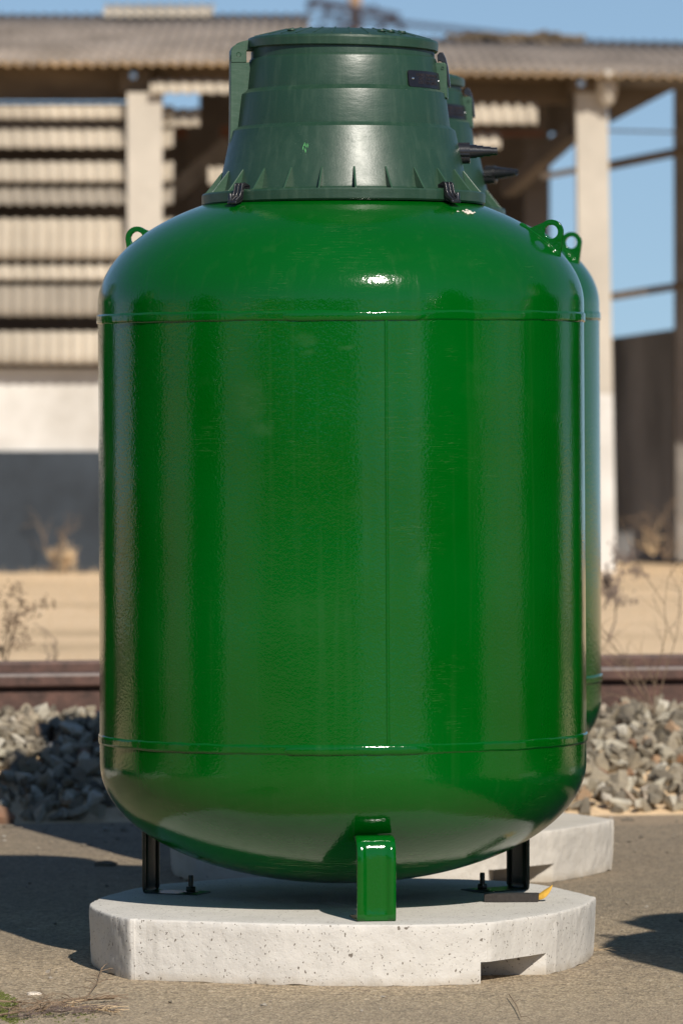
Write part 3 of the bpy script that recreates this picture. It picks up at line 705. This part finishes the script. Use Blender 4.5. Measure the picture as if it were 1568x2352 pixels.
def slab(name, mat, parent, x0, x1, y0, y1, z0, z1, bev=0):
    mb = MB(); mb.box(((x0+x1)/2, (y0+y1)/2, (z0+z1)/2), (x1-x0, y1-y0, z1-z0)); return mb.build(name, mat, parent, bev=bev)
shed = empty('storage_shed', (0, SY, 0), label='derelict open shed with corrugated roof and cream louvred wall beyond the rails', cat='shed')
shed.location = (0, 0, 0)
XL, XR = -14., 9.
zl = Z(150, SY-.2)
corr(XL, X(700), (SY+5.0, 3.42+.12), (SY-.2, zl), ROOFM, shed, 'roof')
corr(X(700)-.02, XR, (SY+5.0, 3.40), (SY-.22, zl-.035), ROOFM, shed, 'roof', dz=-.017)
for xa, xb, zz, dz in ((XL, X(700), zl, 0), (X(700)-.02, XR, zl-.035, -.017)):
    corr(xa, xb, (SY-.03, zz+.020), (SY-.235, zz-.003), LICHEN, shed, 'roof_edge', dz=dz)
corr(X(240, SY+4.6), X(490, SY+4.6), (SY+4.9, 3.60), (SY+4.3, 3.50), SHEET, shed, 'patch_sheet')
mb = MB(); r3 = random.Random(3)
for k in range(26):
    x = X(r3.uniform(1070, 1300), SY+4.8); mb.box((x, SY+4.6+r3.uniform(-.2, .2), 3.345+r3.uniform(0, .035)), (r3.uniform(.08, .4), .12, .03), Matrix.Rotation(r3.uniform(-.3, .3), 3, 'Y'))
mb.build('rubble', WOOD, shed)
slab('beam', WOOD, shed, XL, X(300), SY+.12, SY+.3, Z(228), zl+.035)
def slopebeam(x0, x1, y0, y1, pyb, mat):
    f = lambda x: zl+.04 if x < X(700)-.021 else zl+.006-.017*(x-X(700))
    mb = MB(); xs = [x0, min(max(X(700)-.02, x0), x1), x1]
    mb.prism([(x0, Z(pyb, y0)), (x1, Z(pyb, y0)), (x1, f(x1)), (xs[1], f(xs[1])), (x0, f(x0)+.0)], (0, (y0+y1)/2, 0), (1, 0, 0), (0, 0, 1), (0, 1, 0), y1-y0); mb.build('beam', mat, shed)
slopebeam(X(300), X(1310), SY+.12, SY+.3, 183, WOOD)
slopebeam(X(960), X(1310), SY+.32, SY+.5, 236, WOOD)
slopebeam(X(1310), XR, SY+.12, SY+.3, 200, GREYW)
slab('beam', INNER, shed, X(1222, SY+1.6), X(1325, SY+1.6), SY+1.6, SY+1.75, Z(304, SY+1.6), Z(160, SY+1.6))
def colm(x0t, x1t, x0b, x1b, ytop, mat, name='column', white=None, dep=.24, Yo=0):
    mb = MB(); zt, zb_ = Z(ytop, SY+Yo), 0.06
    def q(z_): f = (z_-zb_)/(zt-zb_); return X(x0b, SY+Yo)+(X(x0t, SY+Yo)-X(x0b, SY+Yo))*f, X(x1b, SY+Yo)+(X(x1t, SY+Yo)-X(x1b, SY+Yo))*f
    zs = [zb_]+([white] if white else [])+[zt]
    for i in range(len(zs)-1):
        a0, a1 = q(zs[i]); c0, c1 = q(zs[i+1]); mb.cur = 0 if (white and i == 0) or not white else 1
        y0, y1 = SY+Yo, SY+Yo+dep
        mb.add([(a0, y0, zs[i]), (a1, y0, zs[i]), (a1, y1, zs[i]), (a0, y1, zs[i]), (c0, y0, zs[i+1]), (c1, y0, zs[i+1]), (c1, y1, zs[i+1]), (c0, y1, zs[i+1])],
               [(0, 1, 5, 4), (1, 2, 6, 5), (2, 3, 7, 6), (3, 0, 4, 7)]+([(4, 5, 6, 7)] if i == len(zs)-2 else []))
    return mb.build(name, [WHITEW, mat] if white else mat, shed)
colm(292, 372, 296, 374, 212, COLM, white=Z(905), Yo=-.09)
colm(1322, 1394, 1336, 1414, 212, COLM, white=Z(905))
for px in (-800, -1900, -3000): colm(px, px+80, px, px+80, 212, COLM, white=Z(905))
colm(1550, 1625, 1552, 1627, 190, GREYW, Yo=2.3)
# brackets, bolts, lumpy corbel
for px, py in ((307, 174), (1333, 192)):
    mb = MB(); M = Matrix.Translation((X(px), SY+.02, Z(py))) @ Matrix.Rotation(R(90), 4, 'X')
    mb.lathe([(0, .06), (.02, .06), (.026, .05), (.026, -.1)], 16, M); mb.build('bolt', STEEL, shed, smooth=35)
slab('bracket', WOOD, shed, X(278), X(345), SY-.02, SY+.12, Z(212), Z(160))
slab('bracket', WOOD, shed, X(1308), X(1372), SY-.02, SY+.12, Z(212), Z(176))
mb = MB(); bm = bmesh.new(); bmesh.ops.create_icosphere(bm, subdivisions=3, radius=1)
for v in bm.verts: v.co *= 1+.25*noise.noise(v.co*1.7); v.co = Vector((v.co.x*.062, v.co.y*.08, v.co.z*.10))
bm.transform(Matrix.Translation((X(1394), SY-.05, Z(203)))); mb.add([v.co for v in bm.verts], [[v.index for v in f.verts] for f in bm.faces]); bm.free()
mb.build('broken_corbel', COLM, shed, smooth=30)
mb = MB(); mb.prism([(X(1395), Z(170)), (X(1580), Z(180)), (X(1580), Z(190)), (X(1534), Z(211)), (X(1402), Z(281))], (0, SY+.2, 0), (1, 0, 0), (0, 0, 1), (0, 1, 0), .14); mb.build('haunch', WOOD, shed)
mb = MB(); mb.beam((X(1330), SY+.7, Z(290)), (X(1180), SY+1.4, Z(425)), .1, .085); mb.build('brace', INNER, shed)
mb = MB(); mb.beam((X(1250), SY+.6, Z(401)), (X(1330), SY+.6, Z(386)), .1, .035); mb.build('brace', COLM, shed)
for a_, b_, h_ in (((1385, 383), (1570, 346), .046), ((1385, 684), (1570, 655), .04), ((1380, 300), (1570, 304), .012)):
    mb = MB(); mb.beam((X(a_[0], SY+.3), SY+.3, Z(a_[1], SY+.3)), (X(b_[0], SY+2.2), SY+2.2, Z(b_[1], SY+2.2)), .05, h_); mb.build('cross_rail', WOOD if h_ > .02 else GREYW, shed)
# louvred wall of corrugated sheets on the left
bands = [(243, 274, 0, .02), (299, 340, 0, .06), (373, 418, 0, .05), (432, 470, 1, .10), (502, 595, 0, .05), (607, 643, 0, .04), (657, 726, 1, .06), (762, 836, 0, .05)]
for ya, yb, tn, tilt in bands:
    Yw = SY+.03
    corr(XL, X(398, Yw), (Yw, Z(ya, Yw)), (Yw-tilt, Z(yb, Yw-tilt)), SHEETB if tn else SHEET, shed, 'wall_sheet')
slab('purlin', GREYW, shed, XL, X(398), SY+.2, SY+.26, Z(297), Z(277))
slab('purlin', RUST, shed, XL, X(398), SY+.2, SY+.26, Z(846), Z(836))
slab('low_wall', WHITEW, shed, XL, X(398), SY+.12, SY+.4, Z(1036, SY+.12), Z(846, SY+.12))
slab('wall_foot_shade', WALLSHADE, shed, XL, X(398), SY+.10, SY+.42, .05, Z(1036, SY+.10))  # lower part of the wall, its shade put in as dark colour
# far side: sheets, rusty beam, dark wall
def farsheet(x0, x1, ya, yb, Y, mat=None, nm='wall_sheet'): return corr(X(x0, Y), X(x1, Y), (Y, Z(ya, Y)), (Y-.05, Z(yb, Y)), mat or SHEET, shed, nm)
farsheet(345, 640, 184, 216, SY-.10); farsheet(372, 458, 250, 291, SY+.06); farsheet(1000, 1233, 238, 286, SY-.02); farsheet(1000, 1148, 306, 340, SY+.05); farsheet(478, 540, 385, 425, SY+.3)
slab('beam', RUST, shed, X(378, 24), X(640, 24), 24, 24.15, Z(316, 24), Z(290, 24))
slab('beam', RUST, shed, X(1040, 22), X(1250, 22), 22, 22.12, Z(312, 22), Z(300, 22))
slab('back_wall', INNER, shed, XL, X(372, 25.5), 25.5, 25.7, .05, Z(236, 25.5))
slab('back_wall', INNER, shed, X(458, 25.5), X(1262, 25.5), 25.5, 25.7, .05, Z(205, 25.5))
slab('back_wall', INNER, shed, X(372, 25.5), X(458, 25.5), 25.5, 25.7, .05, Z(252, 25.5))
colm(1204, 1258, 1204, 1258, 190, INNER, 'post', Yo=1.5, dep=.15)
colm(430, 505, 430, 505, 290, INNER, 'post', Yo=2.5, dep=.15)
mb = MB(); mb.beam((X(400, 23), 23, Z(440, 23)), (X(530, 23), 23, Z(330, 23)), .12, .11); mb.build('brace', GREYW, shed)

wall = MB(); YW = SY+3.1
wall.prism([(X(1262, YW), .04), (X(2100, YW), .04), (X(2100, YW), Z(700, YW)), (X(1553, YW), Z(755, YW)), (X(1400, YW), Z(777, YW)), (X(1262, YW), Z(795, YW))], (0, YW, 0), (1, 0, 0), (0, 0, 1), (0, 1, 0), .25)
tag(wall.build('boundary_wall', TAR), 'dark stained concrete wall with black streaks, beyond the white-footed column', 'wall')

# utility pole far behind
pY = 70; pole = empty('utility_pole', (X(815, pY), pY, 0), label='tan utility pole with dark crossarms rising behind the shed roof', cat='utility pole')
mb = MB(); mb.tube([(0, 0, -3), (0, 0, 6.6)], [.10, .085], 14); mb.build('post', POLEM, pole, smooth=40)
for z_, x0, x1, tz in ((5.62, -.62, .60, -.16), (5.42, -.55, .12, .22)):
    mb = MB(); mb.beam((x0, -.12, z_-tz), (x1, -.12, z_+tz*.4), .11, .11); mb.build('crossarm', DARKI, pole)
for k, (x, z_) in enumerate(((-.6, 5.72), (-.38, 5.62), (-.2, 5.55), (.25, 5.65), (.48, 5.52), (.62, 5.45), (-.45, 5.38), (.35, 5.45))):
    mb = MB(); mb.lathe([(0, -.09), (.07, -.08), (.04, -.02), (.08, 0), (.04, .05), (0, .08)], 10, Matrix.Translation((x, -.12, z_))); mb.build('insulator', DARKI, pole, smooth=40)
for k in range(3):
    mb = MB(); pts = [(X(815, pY)+(-.6+.6*k)+u*14, pY-.1, 5.58-.04*k-.55*(u*2-0)**2*0-.5*math.sin(math.pi*abs(u))) for u in np.linspace(-1, 1, 25)]
    mb.tube(pts, .012, 5); tag(mb.build('power_cable', DARKI), ('leftmost', 'middle', 'rightmost')[k]+' of the three thin dark cables hung from the utility pole', 'cable', 'cables hung from the utility pole')

# ------------------------------------------------------------------ dry grass and weeds
def blades(name, n, xr, yr, hr, mat, seed, zf, label):
    r = np.random.RandomState(seed); x = r.uniform(*xr, n); y = r.uniform(*yr, n); z = zf(y); h = r.uniform(*hr, n); a = r.uniform(0, 6.28, n); wd = r.uniform(.002, .005, n)
    lx, ly = r.normal(0, .5, n)*h, r.normal(0, .5, n)*h
    V = np.empty((n, 3, 3)); V[:, 0] = np.stack([x-np.cos(a)*wd, y-np.sin(a)*wd, z], 1); V[:, 1] = np.stack([x+np.cos(a)*wd, y+np.sin(a)*wd, z], 1); V[:, 2] = np.stack([x+lx, y+ly, z+h], 1)
    me = bpy.data.meshes.new(name); me.from_pydata(V.reshape(-1, 3).tolist(), [], np.arange(3*n).reshape(-1, 3).tolist()); me.materials.append(mat)
    o = bpy.data.objects.new(name, me); COL.objects.link(o); return tag(o, label, 'dry grass', kind='stuff')
blades('dry_grass', 26000, (-6, 6), (7.6, 21), (.012, .04), STRAW, 2, lambda y: np.where(y < 12, .1+.05*(12-y)/3, .1)-.01, 'dry straw-coloured grass between the rails and the shed')
def weed(name, loc, h, n, spread, mat, seed, label, lean=0, fuzz=0, rr=.003, cat='weed', group='dry weeds along the track'):
    r = random.Random(seed); mb = MB()
    def br(p, d, L, rad, lv):
        pts = [p]; q = p.copy(); dd = d.copy(); k = 5
        for i in range(k):
            dd = (dd+Vector((r.gauss(0, .16), r.gauss(0, .16), r.gauss(0, .08)))).normalized(); q = q+dd*L/k; pts.append(q.copy())
            if lv < 2 and r.random() < .75: br(q, (dd+Vector((r.gauss(0, .7), r.gauss(0, .7), r.gauss(0, .4)))).normalized(), L*r.uniform(.3, .6), rad*.6, lv+1)
            if fuzz and i > 1 and r.random() < fuzz:
                for _ in range(5):
                    s_ = q+Vector((r.gauss(0, .010), r.gauss(0, .010), r.gauss(0, .012))); mb.box(s_, (.0055, .005, .007))
        mb.tube(pts, [rad*(1-.13*i) for i in range(len(pts))], 4)
    for _ in range(n):
        d = Vector((r.gauss(lean, spread), r.gauss(0, spread), 1)).normalized(); br(Vector((0, 0, 0)), d, h*r.uniform(.6, 1.1), rr, 0)
    o = mb.build(name, mat); o.location = loc; return tag(o, label, cat, group)
def at(px, py, z):  # point on a level z under a photo pixel
    d = (CZ-z)*FP/(py-709); return Vector(((px-784)/FP*d, d-D0, z))
weed('dry_weed', P(1395, 1475, 7.4), .26, 1, .12, DTWIG, 3, 'grey dry weed with seed heads leaning right, behind the rails', .55, .8, .004)
weed('dry_weed', P(1385, 1400, 8.2), .20, 1, .1, DTWIG, 11, 'short grey weed stalk beside the white column foot', .7, .9, .005)
weed('dry_weed', P(1500, 1640, 5.1), .45, 5, .45, TWIG, 5, 'thin arching straw stems over the rail at the right edge', -.4, 0, .0022)
weed('dry_bush', at(1530, 1285, .1), .34, 4, .35, TWIG, 7, 'leafless brown bush in front of the dark stained wall', 0, 0, .005, 'bush')
weed('dry_weed', P(12, 1530, 6.9), .26, 2, .10, TWIG, 9, 'upright brown weed stems at the left edge behind the rails', 0, .5, .003)
weed('dry_weed', P(70, 1560, 6.6), .18, 2, .6, DTWIG, 15, 'low arching grey stem behind the rails on the left', .6, 0, .003)
weed('dry_weed', at(150, 1312, .1), .14, 7, .6, STRAW, 21, 'orange dry tuft at the foot of the shaded low wall', 0, .4, .004)
weed('dry_weed', at(120, 1312, .1), .42, 3, .3, TWIG, 22, 'tall thin dry stem beside the orange tuft on the left', 0, 0, .004)
weed('dry_weed', at(1500, 1275, .1), .13, 6, .4, STRAW, 25, 'yellow dry tuft at the foot of the dark stained wall', 0, 0, .005)
# foreground debris
def lying(name, pts, rad, mat, label, cat, side=6, seed=1):
    r = random.Random(seed); mb = MB(); P3 = [Vector((p.x, p.y, .008+rad+abs(r.gauss(0, .006)))) for p in pts]; mb.tube(P3, [rad*(1-.5*i/len(P3)) for i in range(len(P3))], 6)
    for i in range(1, len(P3)):
        for _ in range(side):
            p = P3[i-1].lerp(P3[i], r.random()); a_ = r.uniform(-1.2, 1.2); d = (P3[i]-P3[i-1]).normalized(); d = Matrix.Rotation(a_, 3, 'Z') @ d
            L = r.uniform(.02, .07); q = p+d*L+Vector((0, 0, r.uniform(-.002, .014))); mb.tube([p, p.lerp(q, .5)+Vector((0, 0, .004)), q], [rad*.5, rad*.4, rad*.25], 5)
    return tag(mb.build(name, mat, smooth=50), label, cat, 'dead stems on the asphalt in front')
lying('dead_stem', [at(-10, 2322, 0), at(60, 2318, 0), at(130, 2315, 0), at(200, 2300, 0), at(225, 2270, 0), at(234, 2240, 0)], .0022, TWIG, 'long dead stem curving from the lower left corner to the slab', 'dead stem', 5, 2)
lying('dead_stem', [at(-10, 2345, 0), at(70, 2338, 0), at(150, 2322, 0), at(215, 2312, 0), at(262, 2306, 0)], .003, TWIG, 'thick dead stem lying in the lower left corner', 'dead stem', 9, 3)
lying('dead_stem', [at(90, 2330, 0), at(140, 2338, 0), at(200, 2325, 0), at(255, 2336, 0)], .002, DTWIG, 'branched grey dead stem nearest the bottom edge', 'dead stem', 12, 4)
lying('dead_stem', [at(1168, 2300, 0), at(1185, 2325, 0), at(1196, 2350, 0)], .0013, TWIG, 'thin reddish dead stem on the asphalt right of centre', 'dead stem', 1, 5)
lying('dead_stem', [at(1305, 2203, 0), at(1340, 2200, 0), at(1372, 2196, 0)], .0012, STRAW, 'small tuft of straw on the asphalt right of the front slab', 'dead stem', 10, 6)
rq = random.Random(31)
for k, (x0, y0, x1, y1, lab) in enumerate(((-8, 2330, 110, 2336, 'pale straw stem across the moss in the lower left corner'), (20, 2350, 160, 2340, 'thin grey stem along the bottom edge on the left'), (120, 2318, 268, 2338, 'thin dark stem ending right of the moss'), (60, 2350, 108, 2298, 'short upright grey twig stub near the lower left corner'), (170, 2344, 250, 2322, 'short crooked stem at the right end of the dead stems'))):
    pts = [at(x0+(x1-x0)*t+rq.uniform(-5, 5), y0+(y1-y0)*t+rq.uniform(-2, 2), 0) for t in (0, .25, .5, .75, 1)]
    lying('dead_stem', pts, rq.uniform(.0013, .0024), (TWIG, DTWIG, STRAW)[k % 3], lab, 'dead stem', 8, 40+k)
for px, py, sz_, lab, mt in ((243, 1993, .022, 'small grey stone lying in the shadow left of the front tank', PEB), (78, 2291, .011, 'small white chip on the asphalt at the lower left', BIRD), (20, 1905, .014, 'small dark stone near the foot of the ballast at the left edge', PEB), (1480, 1868, .02, 'flat brown stone on the sandy strip at the right', PEB), (1385, 1945, .013, 'small pale stone right of the rear slab', PEB), (1442, 1890, .014, 'small pale stone on the sandy asphalt edge at the right', PEB)):
    bm = bmesh.new(); bmesh.ops.create_icosphere(bm, subdivisions=3, radius=1); rs_ = Vector((px*.13, py*.17, 1))
    for v in bm.verts: v.co *= 1+.45*noise.noise(v.co*1.3+rs_); v.co = Vector((v.co.x*sz_*1.5, v.co.y*sz_, v.co.z*sz_*.45))
    mb = MB().add([v.co for v in bm.verts], [[v.index for v in f.verts] for f in bm.faces]); bm.free()
    o = mb.build('stone', mt, smooth=35); p = at(px, py, 0); o.location = (p.x, p.y, .006+sz_*.2); tag(o, lab, 'stone')
mb = MB(); r4 = random.Random(12)
for k in range(1100):
    px = 40*r4.random()**1.2*1.3-12; py = 2282+r4.random()*62+px*.5; p = at(px, py, 0)
    if r4.random() < .12: p = at(px+r4.uniform(0, 200), 2325+r4.random()*30, 0)
    h = r4.uniform(.001, .0045); mb.tube([p+Vector((0, 0, .004)), p+Vector((r4.gauss(0, .003), r4.gauss(0, .003), h+.004))], [.0028, .0016], 5)
tag(mb.build('moss', MOSSM), 'yellow-green moss growing at the lower left corner of the asphalt', 'moss', kind='stuff')
mb = MB()
for px, py in ((1345, 1868), (1362, 1850), (1500, 1870)):
    p = P(px, py, 4.6)
    for k in range(60): mb.tube([p+Vector((r4.gauss(0, .03), r4.gauss(0, .03), -.03)), p+Vector((r4.gauss(0, .035), r4.gauss(0, .035), r4.uniform(0, .03)))], [.004, .001], 4)
tag(mb.build('weeds_in_ballast', MOSSM), 'small green weeds growing between the ballast stones', 'weeds', kind='stuff')

# ------------------------------------------------------------------ behind the camera: unseen things added for the paint to mirror
def added_tree(loc, h, seed, label, name='added_tree'):
    r = random.Random(seed); t = empty(name, loc, label=label, cat='added_tree', group='unseen trees added behind the photographer for reflections')
    mb = MB(); mb.tube([(0, 0, 0), (.1, 0, h*.3), (0, .1, h*.6), (.1, 0, h*.95)], [h*.03, h*.024, h*.015, h*.004], 8)
    for k in range(7):
        a = r.uniform(0, 6.28); z_ = h*r.uniform(.25, .7); mb.tube([(0, 0, z_), (math.cos(a)*h*.15, math.sin(a)*h*.15, z_+h*.1), (math.cos(a)*h*.28, math.sin(a)*h*.28, z_+h*.16)], [h*.01, h*.007, h*.002], 5)
    mb.build('added_trunk', TRUNKM, t, smooth=50)
    cl = [(Vector((r.gauss(0, h*.16), r.gauss(0, h*.16), h*r.uniform(.3, .92))), h*r.uniform(.10, .2)) for _ in range(16)]
    rs = np.random.RandomState(seed); V = []
    for c, q in cl:
        n = 170; p = rs.normal(size=(n, 3)); p /= np.linalg.norm(p, axis=1)[:, None]; p *= q*rs.uniform(.5, 1, (n, 1)); p += np.array(c)
        a = rs.normal(size=(n, 3))*.022*h; b = rs.normal(size=(n, 3))*.022*h
        V.append(np.stack([p, p+a, p+b], 1))
    V = np.concatenate(V).reshape(-1, 3); me = bpy.data.meshes.new('crown'); me.from_pydata(V.tolist(), [], np.arange(len(V)).reshape(-1, 3).tolist()); me.materials.append(LEAVES)
    o = bpy.data.objects.new('crown', me); COL.objects.link(o); o.parent = t; return t
tp = added_tree((-34, -52, 0), 9, 1, 'broad green tree added unseen behind the photographer for reflections')
rt = random.Random(6)
for k in range(22):
    a = R(-100+k*9.4+rt.uniform(-3, 3)); d = rt.uniform(58, 80); c = copy_tree(tp); c.location = (math.sin(a)*d, -math.cos(a)*d, 0); c.rotation_euler.z = rt.uniform(0, 6); s_ = rt.uniform(.5, .95); c.scale = (s_, s_, s_*rt.uniform(.8, 1.1))
wh = empty('added_warehouse', (-14, -48, 0), label='long low grey building added unseen behind the photographer for reflections', cat='added_warehouse')
slab('wall', GREYW, wh, -20, 20, -6, 6, 0, 4.2); slab('roof', ROOFM, wh, -20.4, 20.4, -6.4, 6.4, 4.2, 4.45)  # wall and roof of the added unseen building
for k in range(6): slab('added_window', DARKI, wh, -17+k*6.2, -14.4+k*6.2, 5.98, 6.03, 1.3, 2.8)
